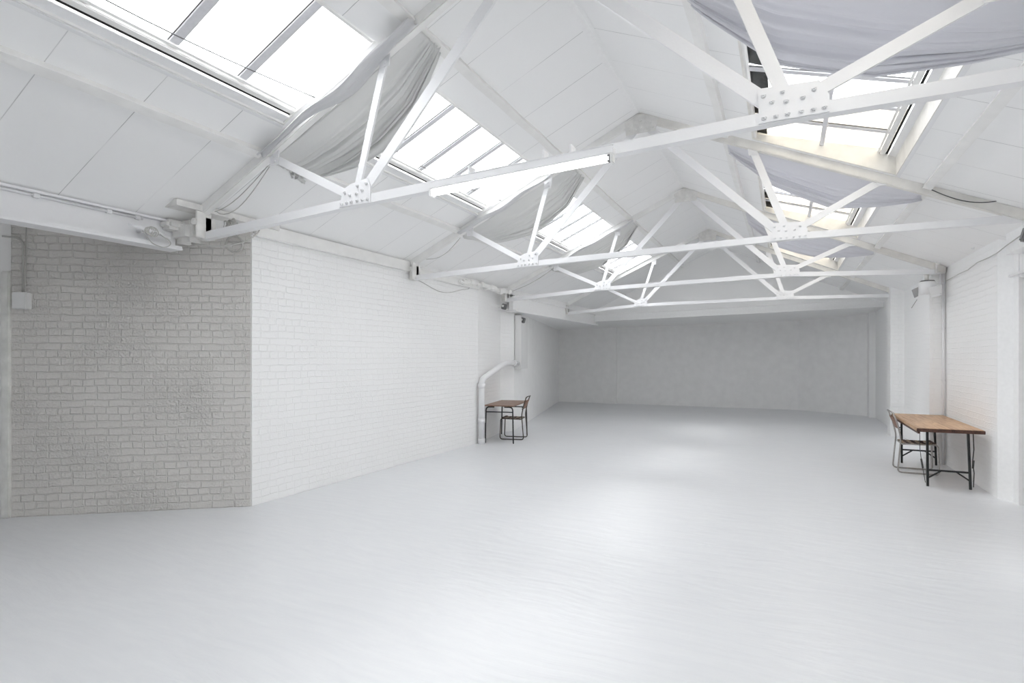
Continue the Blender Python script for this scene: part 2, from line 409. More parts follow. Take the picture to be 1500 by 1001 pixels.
# soffits
mb = MB()
mb.quad([(-5.42, 10.6, 2.71), (-5.42, YG + .02, 2.76), (-8.0, 19.8, 2.68), (-8.0, 10.6, 2.70)])
mb.quad([(-5.42, YG - .05, 2.785), (2.35, YG - .05, 2.955), (2.35, 19.8, 2.86), (-8.0, 19.8, 2.70)])
o = mb.build('ceiling_back', 'ceil_smooth', solid=.03); struct(o)
struct(MB().box((-7.45, -1.3, 3.14), (3.8, 11.4, .06)).build('ceiling_alcove', 'dirty'))
struct(MB().box((-6.5, 3.9, 3.14), (2.6, 1.2, .06)).build('ceiling_alcove_end', 'dirty'))

# steel beam over the alcove opening
mb = MB()
mb.box((-5.60, -1.62, 2.885), (.03, 10.3, .27)); mb.box((-5.56, -1.62, 2.745), (.20, 10.3, .02), bev=.003); mb.box((-5.52, -1.62, 2.766), (.10, 10.3, .02), bev=.003)
mb.box((-5.60, -1.62, 3.02), (.16, 10.3, .02))
struct(mb.build('trim_8', 'steel'))

# ------------------------------------------------------------------ ceiling slabs with openings
mb = MB()
def slab(x0, x1, y0, y1, th=.10):
    za, zb = zc(x0), zc(x1)
    f = [(x0, y0, za), (x1, y0, zb), (x1, y1, zb), (x0, y1, za)]
    s0 = -(x0 - XR) * 1.096; s1 = -(x1 - XR) * 1.096
    uv = [(y0, s0 + 20), (y0, s1 + 20), (y1, s1 + 20), (y1, s0 + 20)]
    t = [(x, y, z + th) for x, y, z in f]
    mb.quad(f[::-1], uv[::-1]); mb.quad(t, uv)
    for i in range(4): mb.quad([f[i], f[(i + 1) % 4], t[(i + 1) % 4], t[i]], [(.3, .3)] * 4)
OFF = .09
for xs in ((-5.66, SKL[0]), (SKL[1], XR), (XR, SKR[0]), (SKR[1], 2.5)):
    slab(xs[0], xs[1], YB - .2, YG + .02)
BAYL = [(T[i], T[i + 1]) for i in range(2, 6)]; BAYR = [(T[i], T[i + 1]) for i in range(1, 6)]
for sk, bays in ((SKL, BAYL), (SKR, BAYR)):
    e = YB - .2
    for (a, b) in bays:
        slab(sk[0], sk[1], e, a + OFF); e = b - OFF
    slab(sk[0], sk[1], e, YG + .02)
struct(mb.build('ceiling', 'ceil', norm=False))
# ridge tape
mb = MB()
for (a, b) in [(YB, T[1])] + [(T[i] + .05, T[i + 1] - .05) for i in range(1, 6)] + [(T[6] + .05, YG)]:
    mb.quad([(XR - .055, a, zc(XR - .055) - .004), (XR, a, ZR - .004), (XR, b, ZR - .004), (XR - .055, b, zc(XR - .055) - .004)])
    mb.quad([(XR, a, ZR - .004), (XR + .055, a, zc(XR + .055) - .004), (XR + .055, b, zc(XR + .055) - .004), (XR, b, ZR - .004)])
struct(mb.build('trim_9', 'white'))

# purlins
k = 10
def along(x, w, h, y0, y1, mat, side, wob=0.0, drop=0.0):
    """timber running along the room under the ceiling slope, slightly uneven"""
    global k
    m = MB(); n = max(2, int((y1 - y0) / .45)); nn = NL if side < 0 else NR
    sx = Vector((nn.z, 0, -nn.x))
    rings = []
    for i in range(n + 1):
        y = y0 + (y1 - y0) * i / n
        c = Vector((x + random.uniform(-wob, wob), y, 0)); c.z = zc(c.x) - drop
        hh = h + random.uniform(-wob, wob) * .5
        q = [c - sx * w / 2 + nn * .01, c - sx * w / 2 - nn * hh, c + sx * w / 2 - nn * hh, c + sx * w / 2 + nn * .01]
        rings.append([m.bm.verts.new(v) for v in q])
    for a, b in zip(rings, rings[1:]):
        for j in range(4):
            m.bm.faces.new((a[j], a[(j + 1) % 4], b[(j + 1) % 4], b[j]))
    m.bm.faces.new(rings[0]); m.bm.faces.new(rings[-1][::-1])
    o = m.build('trim_%d' % k, mat); k += 1
    return struct(o)
spans = [(YB, T[1])] + [(T[i] + .05, T[i + 1] - .05) for i in range(1, 6)] + [(T[6] + .05, YG - .02)]
for (a, b) in spans:
    along(-4.37, .085, .05, a, b, 'timber', -1, .006)
    along(-2.66, .085, .05, a, b, 'timber', -1, .006)
    along(-.62, .085, .05, a, b, 'timber', 1, .006)
    along(1.34, .085, .05, a, b, 'timber', 1, .006)
# wall plates under the eaves
m = MB()
m.box((-5.265, 5.62, 3.075), (.07, 2.8, .15), bev=.008)
m.box((-5.285, 5.62, 3.02), (.03, 2.85, .02))
struct(m.build('trim_%d' % k, 'timber')); k += 1
m = MB(); m.box((-5.27, 8.2, 3.02), (.06, 2.1, .13), bev=.01)
for i in range(16):
    y = 8.5 + i * .13; m.box((-5.24 - .01 * (i % 3), y, 3.03 + random.uniform(-.02, .03)), (.10, .15, random.uniform(.06, .12)), Matrix.Rotation(random.uniform(-.15, .15), 3, 'X'), .015)
struct(m.build('trim_%d' % k, 'timber')); k += 1
m = MB(); m.box((-5.47, 3.60, 2.93), (.30, .22, .22), bev=.05)
m.box((-5.52, 3.52, 2.98), (.16, .3, .10), bev=.03); struct(m.build('trim_%d' % k, 'dirty')); k += 1

# ------------------------------------------------------------------ skylights
wn = 1
def skylight(side, ya, yb, stained=()):
    global wn
    y0, y1 = ya + OFF, yb - OFF
    x0, x1 = SKL if side < 0 else SKR
    base = Vector(((x0 + x1) / 2, (y0 + y1) / 2, zc((x0 + x1) / 2)))
    def gz(x, off=0):                                   # glass plane
        if side < 0: return zc(x) + .05 + off
        t = (x - x0) / (x1 - x0); return 4.235 + (3.79 - 4.235) * t + off
    root = MB()
    # kerb boards round the opening, from ceiling to glass and up
    def kerb(xa, ya_, xb, yb_, th):
        d = Vector((xb - xa, yb_ - ya_, 0)).normalized(); nrm = Vector((d.y, -d.x, 0)) * -th
        v = [Vector((xa, ya_, zc(xa))), Vector((xb, yb_, zc(xb))), Vector((xb, yb_, gz(xb) + .06)), Vector((xa, ya_, gz(xa) + .06))]
        w = [p + nrm for p in v]
        root.quad(v); root.quad(w[::-1])
        for i in range(4): root.quad([v[i], w[i], w[(i + 1) % 4], v[(i + 1) % 4]])
    kerb(x0, y0, x1, y0, .02); kerb(x1, y0, x1, y1, .02); kerb(x1, y1, x0, y1, .02); kerb(x0, y1, x0, y0, .02)
    w = root.build('window_%d' % wn, 'old' if side > 0 else 'timber'); struct(w); wn += 1
    lo, hi = (x0, x1) if side < 0 else (x1, x0)         # eaves side, ridge side
    s = 1 if side < 0 else -1
    nn = NL if side < 0 else NR
    # bright sill board, black strip painting in the dark gap, bottom rail
    f = MB()
    a = lo + s * .004; b = lo + s * .088
    f.bar((lo + s * .045, y0 + .01, gz(lo + s * .045) - .035), (lo + s * .045, y1 - .01, gz(lo + s * .045) - .035), .08, .012, nn)
    if side < 0: f.bar((lo - .012, y0, zc(lo) - .008), (lo - .012, y1, zc(lo) - .008), .03, .02, nn)
    else: f.bar((lo + .005, y0, zc(lo) - .006), (lo + .005, y1, zc(lo) - .006), .035, .02, nn)
    f.build('sill_board', 'steel', w)
    f = MB(); c = lo + s * .098
    f.bar((c, y0 + .01, gz(c) - .02), (c, y1 - .01, gz(c) - .02), .022, .012, nn); f.build('dark_gap_strip', 'gap', w)
    f = MB(); c = lo + s * .135
    f.bar((c, y0 + .01, gz(c) - .022), (c, y1 - .01, gz(c) - .022), .05, .04, nn, bev=.006)
    c = lo + s * .17; f.bar((c, y0 + .01, gz(c) - .012), (c, y1 - .01, gz(c) - .012), .022, .02, nn)
    f.build('bottom_rail', 'timber', w)
    f = MB(); c = hi - s * .03
    f.bar((c, y0 + .01, gz(c) - .015), (c, y1 - .01, gz(c) - .015), .05, .04, nn, bev=.005); f.build('top_rail', 'timber', w)
    if side > 0:
        f = MB(); c = hi - s * .02  # dark strips over the ridge-side ends of the panes
        for i in range(6):
            ya2 = y0 + (y1 - y0) * (i + .08) / 6; yb2 = y0 + (y1 - y0) * (i + .92) / 6
            ww = random.uniform(.14, .22)
            f.bar((c - s * ww / 2, ya2, gz(c - s * ww / 2) + .03), (c - s * ww / 2, yb2, gz(c - s * ww / 2) + .03), ww, .012, nn)
        f.build('dark_edge_strip', 'edge_dark', w)
    n = 6
    for i in range(1, n):
        y = y0 + (y1 - y0) * i / n
        f = MB(); f.bar((lo + s * .12, y, gz(lo + s * .12) + .005), (hi - s * .005, y, gz(hi - s * .005) + .005), .07, .014, nn, bev=.003)
        [f.bar((lo + s * .12, y + q, gz(lo + s * .12) + .011), (hi - s * .005, y + q, gz(hi - s * .005) + .011), .007, .008, nn, mi=1) for q in (-.038, .038)]
        f.build('glazing_bar', ['alu', 'cable_dark'], w)
    if side > 0:
        c = .37; f = MB(); f.bar((c, y0 + .01, gz(c) - .01), (c, y1 - .01, gz(c) - .01), .045, .03, nn, bev=.005); f.build('glazing_bar', 'alu', w)
    for i in range(n):
        ya2 = y0 + (y1 - y0) * i / n + .01; yb2 = y0 + (y1 - y0) * (i + 1) / n - .01
        p0 = lo + s * .10; p1 = hi - s * .01
        f = MB(); f.bar(((p0 + p1) / 2, ya2, gz((p0 + p1) / 2) + .018), ((p0 + p1) / 2, yb2, gz((p0 + p1) / 2) + .018), abs(p1 - p0) * 1.07, .005,
                        Vector((-(gz(p1) - gz(p0)) / (p1 - p0), 0, 1)))
        f.build('pane', 'glass_dirty' if i in stained else 'glass', w)
    # light portal guiding sky sampling through this opening
    L = bpy.data.lights.new('daylight_portal', 'AREA'); L.shape = 'RECTANGLE'; L.size = x1 - x0; L.size_y = y1 - y0
    L.cycles.is_portal = True
    lo_ = bpy.data.objects.new('daylight_portal', L); C.objects.link(lo_)
    cx = (x0 + x1) / 2; lo_.location = (cx, base.y, gz(cx) + .09)
    ang = math.atan2(gz(x0) - gz(x1), x1 - x0)
    lo_.rotation_euler = (0, ang, 0)
for i in range(1, 6):
    if i > 1: skylight(-1, T[i], T[i + 1])
    skylight(1, T[i], T[i + 1], stained=(4, 5) if i >= 2 else (5,))

# curtain wires across the left skylights
for i in range(1, 6):
    m = MB(); pts = []
    for q in range(13):
        u = q / 12; y = T[i] + .12 + (T[i + 1] - T[i] - .24) * u
        x = -3.60 - .1 * sin(pi * u); pts.append((x, y, zc(-3.6) - .035 - .05 * sin(pi * u)))
    m.tube(pts, .0045, 6)
    nm = {1: 'behind the camera', 2: 'under nearest left skylight, top left of the photo', 3: 'under left skylight between first and second roof trusses',
          4: 'under left skylight between second and third roof trusses', 5: 'under left skylight between third and fourth roof trusses'}[i]
    if i > 1: tag(m.build('curtain_wire', 'wire'), 'thin dark curtain wire ' + nm, 'wire', 'curtain wires under the left skylights')
    else: m.bm.free()

# ------------------------------------------------------------------ trusses
gussR = [(-0.19, -0.034), (-0.197, 0.172), (0.124, 0.155), (0.174, 0.062), (0.174, -0.034)]
boltR = [(-.165, .126), (-.12, .081), (-.064, .128), (-.045, .071), (.041, .074), (.098, .109), (-.160, -.006), (-.098, -.006), (-.037, -.006), (.033, -.004), (.095, -.004), (.15, -.004)]
gussL = [(-x, z) for x, z in gussR][::-1]; gussL = [(-.150, -.034), (-.105, .115), (-.01, .150), (.16, .172), (.19, .10), (.19, -.034)]
boltL = [(-.085, .080), (-.03, .055), (.055, .121), (.045, .055), (.105, .078), (.150, .128), (-.120, -.010), (-.065, -.008), (-.013, -.006), (.05, -.004), (.105, -.004), (.160, -.004)]
bolt_me = None
def bolt_mesh():
    m = MB()
    m.tube([(0, 0, 0), (0, -.004, 0)], .0165, 12); m.tube([(0, -.004, 0), (0, -.016, 0)], .0125, 6); m.tube([(0, -.016, 0), (0, -.024, 0)], .0065, 8)
    o = m.build('bolt', 'steel'); me = o.data; bpy.data.objects.remove(o); return me
bolt_me = bolt_mesh()
NODE = {  # measured joints of each truss: chord ends, lower nodes, rafter nodes
 3: dict(eL=(-5.25, 2.875), gL=(-3.275, 2.975), gR=(.055, 3.075), eR=(2.2, 3.06), aL=(-4.22, 3.49), bL=(-2.94, 4.10), ap=(-1.665, 4.60), bR=(-.33, 4.09), aR=(.96, 3.52)),
 4: dict(eL=(-5.20, 2.90), gL=(-3.263, 2.968), gR=(.063, 3.035), eR=(2.2, 3.02), aL=(-4.18, 3.515), bL=(-2.93, 4.05), ap=(-1.637, 4.64), bR=(-.33, 4.09), aR=(.94, 3.555)),
 5: dict(eL=(-5.35, 2.88), gL=(-3.23, 3.008), gR=(.059, 3.07), eR=(2.15, 2.975), aL=(-4.18, 3.49), bL=(-2.90, 4.08), ap=(-1.62, 4.64), bR=(-.33, 4.09), aR=(.99, 3.53)),
 6: dict(eL=(-5.32, 2.85), gL=(-3.32, 2.995), gR=(.03, 3.02), eR=(2.1, 2.975), aL=(-4.2, 3.47), bL=(-2.96, 4.06), ap=(-1.67, 4.62), bR=(-.33, 4.08), aR=(.88, 3.50)),
}
TL = {3: 'nearest white steel roof truss, the one carrying the fluorescent lamp',
      4: 'second white steel roof truss from the front, just beyond the lamp truss',
      5: 'third white steel roof truss from the front, ending above the right pipe-topped pier',
      6: 'fourth and farthest white steel roof truss, nearest the grey back wall'}
for i in (3, 4, 5, 6):
    Y = T[i]; D = NODE[i]
    V = lambda n, dx=0, dz=0, dy=0: Vector((D[n][0] + dx, Y + dy, D[n][1] + dz))
    root = empty('roof_truss', (D['gL'][0], Y, D['gL'][1]))
    tag(root, TL[i], 'roof truss', 'white steel roof trusses')
    base = Vector(root.location)
    def part(mb_, name, mat, par=root):
        o = mb_.build(name, mat, par, origin=base); o.location = (0, 0, 0); return o
    # bottom chord: angle section, slightly cambered
    m = MB()
    for a, b in (('eL', 'gL'), ('gL', 'gR'), ('gR', 'eR')):
        m.bar(V(a), V(b), .012, .074); m.bar(V(a, dz=-.031, dy=.032), V(b, dz=-.031, dy=.032), .07, .012)
    part(m, 'bottom_chord', 'steel')
    # struts
    def strut(a, b, w=.078, t=.022, dy=.012, da=0, name='strut'):
        m = MB(); m.bar(V(a, dy=dy), V(b, dy=dy), t, w, up=(0, 0, 1) if abs((V(b) - V(a)).normalized().z) < .95 else (1, 0, 0)); part(m, name, 'steel')
    def bar2(pa, pb, w, dy=.012, t=.022):
        m = MB(); m.bar(pa + Vector((0, dy, 0)), pb + Vector((0, dy, 0)), t, w, up=(0, 0, 1)); part(m, 'strut', 'steel')
    bar2(V('gL', -.10, .085), V('aL'), .07)
    bar2(V('gL', .03, .11), V('bL', -.02, -.02), .062)
    bar2(V('gL', .14, .12), V('ap', -.02, 0), .09)
    bar2(V('gR', -.16, .10), V('ap', .02, 0), .09)
    bar2(V('gR', -.06, .13), V('bR'), .08)
    bar2(V('gR', .10, .10), V('aR'), .075)
    # end plates at rafter nodes
    for nme, sgn in (('aL', -1), ('bL', -1), ('bR', 1), ('aR', 1)):
        n_ = Vector(D[nme]); ex = -sgn
        poly = [(n_.x - .045, n_.y - .06), (n_.x + .045, n_.y - .06), (n_.x + .07, zc(n_.x + .07) - .03), (n_.x - .07, zc(n_.x - .07) - .03)]
        m = MB(); m.prism(poly, 'y', Y - .012, Y - .002)
        for (qx, qz) in ((0, .02), (.012, -.03)):
            m.tube([(n_.x + qx, Y - .012, n_.y + qz), (n_.x + qx, Y - .026, n_.y + qz)], .013, 8)
        part(m, 'end_plate', 'steel')
    # gussets with bolts
    for nme, poly, bl in (('gL', gussL, boltL), ('gR', gussR, boltR)):
        n_ = D[nme]
        m = MB(); m.prism([(n_[0] + p[0], n_[1] + p[1]) for p in poly], 'y', Y - .016, Y - .006)
        gp = part(m, 'gusset_plate', 'steel')
        for (bx, bz) in bl:
            o = bpy.data.objects.new('bolt', bolt_me); C.objects.link(o); o.parent = gp
            o.location = Vector((n_[0] + bx, Y - .016, n_[1] + bz)) - base
    # apex plate
    m = MB(); m.prism([(D['ap'][0] - .19, D['ap'][1] - .13), (D['ap'][0] + .19, D['ap'][1] - .13), (D['ap'][0] + .21, zc(XR + .21) - .02), (XR, ZR - .02), (D['ap'][0] - .21, zc(XR + .21) - .02)], 'y', Y - .05, Y - .04)
    for bx, bz in ((-.12, -.02), (0, .03), (.12, -.02), (-.07, -.08), (.07, -.08), (0, -.06), (.15, -.08), (-.15, -.08)):
        m.tube([(D['ap'][0] + bx, Y - .05, D['ap'][1] + bz), (D['ap'][0] + bx, Y - .066, D['ap'][1] + bz)], .015, 8)
    part(m, 'apex_plate', 'dirty')
    # rafters
    for sg, x_e in ((-1, -5.28), (1, 2.21)):
        m = MB(); nn = NL if sg < 0 else NR
        a = Vector((x_e, Y, zc(x_e))) - nn * .045; b = Vector((XR, Y, ZR)) - nn * .045 - Vector((sg * -.02, 0, 0))
        m.bar(a, b, .075, .10, up=nn, bev=.008)
        part(m, 'rafter', 'timber' if not (sg > 0) else 'old')
    # bearing brackets
    for nme, sg in (('eL', -1), ('eR', 1)):
        n_ = Vector((D[nme][0], Y, D[nme][1])); m = MB()
        x_ = n_.x + (-.02 if sg < 0 else .0)
        m.box((x_, Y + .05, n_.z + .08), (.14, .13, .22), bev=.012)
        m.box((x_ - sg * .06, Y - .02, n_.z + .1), (.02, .16, .26), bev=.004)
        m.tube([(x_ - sg * .055, Y - .10, n_.z + .12), (x_ - sg * .055, Y - .13, n_.z + .12)], .03, 10)
        part(m, 'bearing_bracket', 'dirty')

# ------------------------------------------------------------------ curtains
def curtain(side, Y0, prof, label, mat, seed, sagmax=.10, strip=False, corner=False):
    """fabric gathered along one truss; prof = list of (t along slope from eaves, width in Y, drop)"""
    rnd = random.Random(seed)
    xa, xb = (-4.36, -2.62) if side < 0 else (1.30, -.62)
    ph = [rnd.uniform(0, 6.28) for _ in range(8)]
    def interp(t, c):
        for p, q in zip(prof, prof[1:]):
            if p[0] <= t <= q[0] + 1e-9:
                u = (t - p[0]) / (q[0] - p[0]); u = u * u * (3 - 2 * u) if False else u
                return p[c] * (1 - u) + q[c] * u
        return prof[-1][c]
    def fn(u, v):
        e = sin(pi * u) ** .6 if 0 < u < 1 else 0
        x = xa + (xb - xa) * u
        w = interp(u, 1); dr = interp(u, 2)
        g = max(0., (v - .30) / .70)
        # pleats bunch towards the hem and run along the slope
        fq = 2 * pi * (5.5 * g ** 1.25)
        fold = ((1 - 2 * abs(sin(fq * .5 + ph[0] + .7 * sin(2.2 * u + ph[1])))) * .6 + (1 - 2 * abs(sin(fq * .95 + ph[2] + 1.3 * u))) * .3 + sin(fq * .53 + 2.1 * u + ph[3]) * .35)
        amp = (.062 * g ** .5) * (.35 + .65 * e)
        broad = .022 * sin(5 * v + 2.5 * u + ph[4]) * e
        y = Y0 + v * w + .018 * g * sin(fq * 1.3 + ph[5] + u) * (.4 + .6 * e)
        z = zc(x) - .075 - dr * (v ** 1.5) * (.25 + .75 * e) - .02 * e + amp * fold + broad * (v > 0)
        z = min(z, zc(x) - .02)
        return Vector((x + .02 * fold * g * (1 if side < 0 else -1), y, z))
    root = empty('curtain', fn(.5, 0)); tag(root, label, 'curtain', 'blackout curtains bunched beside the trusses')
    base = Vector(root.location)
    m = MB(); m.grid(fn, 48, 110)
    o = m.build('curtain_panel', mat, root, solid=.004, origin=base); o.location = (0, 0, 0)
    # rolled hem
    m = MB(); m.tube([fn(q / 30, 1.0) for q in range(31)], .010, 6)
    o = m.build('hem', mat, root, origin=base); o.location = (0, 0, 0)
    if strip:
        def fs(u, v):
            x = xa + .06 + (xb - xa - .02) * u
            w = .13 + .05 * sin(7 * u + ph[1]) * (u < .9)
            y = Y0 - .19 + v * w + .02 * sin(9 * u + ph[2])
            return Vector((x, y, zc(x) - .105 - .03 * sin(pi * u) * (1 - v) + .014 * sin(11 * v + 6 * u + ph[3]) + .014 * sin(17 * u + ph[0]) ))
        m = MB(); m.grid(fs, 40, 10)
        o = m.build('border_strip', 'cloth_light', root, solid=.004, origin=base); o.location = (0, 0, 0)
    if corner:
        def fc(u, v):
            a = u * 2 * pi
            r = .028 + .009 * sin(5 * a)
            c = fn(.02, .55 + .4 * v)
            return Vector((c.x - .02 - .05 * v, c.y + r * cos(a), c.z + r * .8 * sin(a) - .03))
        m = MB(); m.grid(fc, 20, 6)
        o = m.build('gathered_corner', 'cloth_warm', root, solid=.003, origin=base); o.location = (0, 0, 0)
pL = [(0, .48, .05), (.12, .56, .10), (.3, .60, .13), (.5, .60, .14), (.75, .52, .12), (1, .30, .05)]
pL2 = [(0, .12, .03), (.15, .72, .09), (.45, .98, .12), (.8, .88, .10), (1, .55, .04)]
pL3 = [(0, .3, .03), (.15, 1.1, .09), (.45, 1.3, .12), (.8, .95, .10), (1, .40, .04)]
curtain(-1, T[3] + .036, pL, 'warm grey curtain bunched beneath left ceiling slope at the lamp truss', 'cloth_warm', 3, strip=True, corner=True)
curtain(-1, T[4] + .036, pL2, 'warm grey curtain bunched under left slope just right of the lit lamp tube', 'cloth_warm', 5, strip=True)
curtain(-1, T[5] + .036, pL3, 'farthest grey curtain on the left slope, beside the third truss', 'cloth_warm', 8, strip=True)
pR1 = [(0, .35, .05), (.15, .55, .10), (.4, .80, .13), (.7, .88, .12), (1, .52, .05)]
pR2 = [(0, .15, .05), (.15, .45, .10), (.4, .95, .14), (.75, .85, .12), (1, .35, .05)]
pR3 = [(0, .20, .05), (.15, .60, .10), (.4, 1.2, .12), (.75, 1.6, .12), (1, .9, .05)]
curtain(1, T[3] + .040, pR1, 'large cool grey swagged curtain at the top right edge of the photo', 'cloth_cool', 11)
curtain(1, T[4] + .040, pR2, 'cool grey swagged curtain on right slope, below the cream boards and nearest skylight', 'cloth_cool', 14)
curtain(1, T[5] + .040, pR3, 'smallest cool grey swagged curtain on right slope, beside the third truss', 'cloth_cool', 17)

# ------------------------------------------------------------------ fluorescent lamp
ry = T[3] - .06
root = empty('fluorescent_lamp', (-1.72, ry, 2.99)); tag(root, 'lit white fluorescent batten lamp fixed along the nearest roof truss chord', 'lamp')
b0 = Vector(root.location)
def chz(x): return 2.975 + (x + 3.275) * (.10 / 3.33)
def lp(m, name, mat):
    o = m.build(name, mat, root, origin=b0); o.location = (0, 0, 0); return o
xa, xb = -2.44, -1.0
m = MB(); m.bar((xa, ry, chz(xa) - .035), (xb, ry, chz(xb) - .035), .085, .055, bev=.006)
m.bar((xa, ry - .03, chz(xa) - .004), (xb, ry - .03, chz(xb) - .004), .02, .006); lp(m, 'housing', 'steel')
m = MB(); m.tube([(xa + .02, ry - .012, chz(xa) - .088), (xb - .03, ry - .012, chz(xb) - .088)], .021, 16); lp(m, 'tube', 'tube')
for x in (xa + .008, xb - .012):
    m = MB(); m.box((x, ry - .005, chz(x) - .075), (.018, .07, .085), bev=.006); lp(m, 'end_cap', 'plastic')
m = MB(); m.box((xb - .032, ry - .012, chz(xb) - .084), (.022, .034, .05), bev=.004); lp(m, 'tube_holder', 'dark_plastic')
for x in (-2.1, -1.5, -1.3):
    m = MB(); m.box((x, ry + .03, chz(x) + .03), (.012, .09, .07)); lp(m, 'hanger_clip', 'steel')

# ------------------------------------------------------------------ downpipe, boxed duct, pier sensors on the left
m = MB()
pts = fillet([(-5.205, 9.22, .0), (-5.205, 9.22, 1.22), (-5.345, 10.45, 1.525), (-5.39, 11.20, 1.525)], .12, 6)
m.tube(pts, .06, 18)
for z in (.40, 1.06): m.tube([(-5.205, 9.22, z), (-5.205, 9.22, z + .09)], .072, 18)
m.tube([(-5.205, 9.22, 0), (-5.205, 9.22, .1)], .068, 18)
m.tube([(-5.356, 10.9, 1.525), (-5.358, 11.0, 1.525)], .070, 18)
tag(m.build('drain_pipe', 'steel'), 'thick white downpipe bending up along left wall behind the small table', 'pipe')
m = MB(); m.box((-5.50, 11.63, 2.0), (.15, .78, 1.22), Matrix.Rotation(math.radians(14), 3, 'Z'), .006)
tag(m.build('duct_box', 'plastic'), 'tall flat white boxed duct on far left wall where the pipe ends', 'duct')
def sensor(loc, label, rz=0., size=(.09, .10, .12)):
    root = empty('wall_sensor', loc, rz); tag(root, label, 'sensor', 'small grey wall sensors')
    m = MB(); m.box((0, 0, 0), size, Matrix.Rotation(.25, 3, 'Y'), .012); m.build('body', 'dark_plastic', root)
    m = MB(); m.box((-.004, -size[1] / 2 - .004, .012), (size[0] * .5, .012, size[2] * .35), Matrix.Rotation(.25, 3, 'Y'), .004); m.build('lens_cover', 'plastic', root)
sensor((-5.33, 11.35, 2.50), 'small grey sensor near the top of the boxed white duct')
sensor((2.10, 6.97, 2.84), 'small dark sensor at the right edge below the second truss end', size=(.08, .08, .14))
sensor((-5.27, 10.30, 2.72), 'small grey sensor under the eaves bracket above the left downpipe')

# ------------------------------------------------------------------ alcove wall fittings
def onalc(t, z, out=.0):     # point on alcove wall, t metres from its far left end
    d = Vector((1.84, 1.39, 0)).normalized(); n = Vector((d.y, -d.x, 0)); p = Vector((-7.15, 2.81, 0)) + d * t + n * out
    return Vector((p.x, p.y, z))
RZ = math.atan2(1.39, 1.84)
root = empty('junction_box', onalc(.125, 2.235, .045), RZ); tag(root, 'pale square junction box high on the shaded brick wall', 'junction box')
m = MB(); m.box((0, 0, 0), (.13, .09, .17), bev=.006); m.build('body', 'plastic', root)
m = MB(); m.box((0, -.048, 0), (.12, .008, .16), bev=.003); m.build('lid', 'plastic', root)
m = MB()
m.tube(fillet([onalc(-.06, 2.895, .03), onalc(.06, 2.89, .03), onalc(.125, 2.85, .03), onalc(.125, 2.32, .03)], .05), .009, 8)
m.tube(fillet([onalc(.155, 3.0, .03), onalc(.15, 2.6, .03), onalc(.138, 2.32, .03)], .05), .006, 8)
tag(m.build('conduit', 'cable'), 'thin grey conduit bending down to the junction box on the shaded wall', 'conduit')
# conduit along the top of the steel beam
m = MB(); m.tube([(-5.57, -6.6, 3.0), (-5.57, .9, 3.0), (-5.565, 3.2, 2.995)], .013, 8)
for y in (1.2, 2.35, 2.9, 3.15): m.box((-5.565, y, 2.998), (.035, .05, .045), bev=.006)
tag(m.build('conduit', 'steel'), 'white conduit clipped along top of the steel beam at left', 'conduit')

def loop_pts(c, r, ax, az, n, turns=1, jit=.0, seed=0, squash=1.):
    rnd = random.Random(seed); c, ax, az = Vector(c), Vector(ax), Vector(az); nn = ax.cross(az)
    return [c + ax * cos(2 * pi * i / n) * r * (1 + rnd.uniform(-jit, jit)) + az * sin(2 * pi * i / n) * r * squash * (1 + rnd.uniform(-jit, jit)) + nn * (.012 * (i / n) + rnd.uniform(-.004, .004)) for i in range(int(n * turns) + 1)]
d = Vector((1.84, 1.39, 0)).normalized()
# coil hung on the alcove wall at the corner
root = empty('cable_coil', onalc(2.16, 2.95, .05)); tag(root, 'coiled grey cable on a hook at the top corner of shaded wall', 'cable coil')
b0 = Vector(root.location)
m = MB(); m.tube(loop_pts(b0 - Vector((0, 0, .06)), .085, d, (0, 0, 1), 24, 3.4, .05, 4), .008, 6); o = m.build('cable_loops', 'cable', root, origin=b0); o.location = (0, 0, 0)
m = MB(); m.box(onalc(2.12, 3.0, .05), (.11, .09, .03), Matrix.Rotation(RZ, 3, 'Z'), .008); o = m.build('hook', 'steel', root, origin=b0); o.location = (0, 0, 0)
# rope cleat on the steel beam
root = empty('rope_cleat', (-5.45, 3.22, 2.86)); tag(root, 'white rope cleat with wound cord on the end of the left steel beam', 'cleat')
b0 = Vector(root.location)
m = MB(); m.tube([(-5.47, 3.02, 2.895), (-5.45, 3.1, 2.88), (-5.45, 3.28, 2.855), (-5.46, 3.40, 2.835)], [.010, .018, .018, .010], 8)
m.tube([(-5.58, 3.17, 2.87), (-5.45, 3.17, 2.87)], .02, 8); m.tube([(-5.58, 3.24, 2.86), (-5.45, 3.24, 2.86)], .02, 8)
o = m.build('cleat_horn', 'steel', root, origin=b0); o.location = (0, 0, 0)
m = MB()
for q in range(4): m.tube(loop_pts((-5.44, 3.18 + .015 * q, 2.86), .035 + .004 * q, (0, 1, 0), (0, 0, 1), 14, 1, .08, 20 + q), .005, 6)
m.tube(fillet([(-5.43, 3.12, 2.85), (-5.42, 3.2, 2.74), (-5.42, 3.33, 2.72), (-5.42, 3.40, 2.78), (-5.43, 3.28, 2.85)], .05), .005, 6)
o = m.build('cord', 'cable', root, origin=b0); o.location = (0, 0, 0)
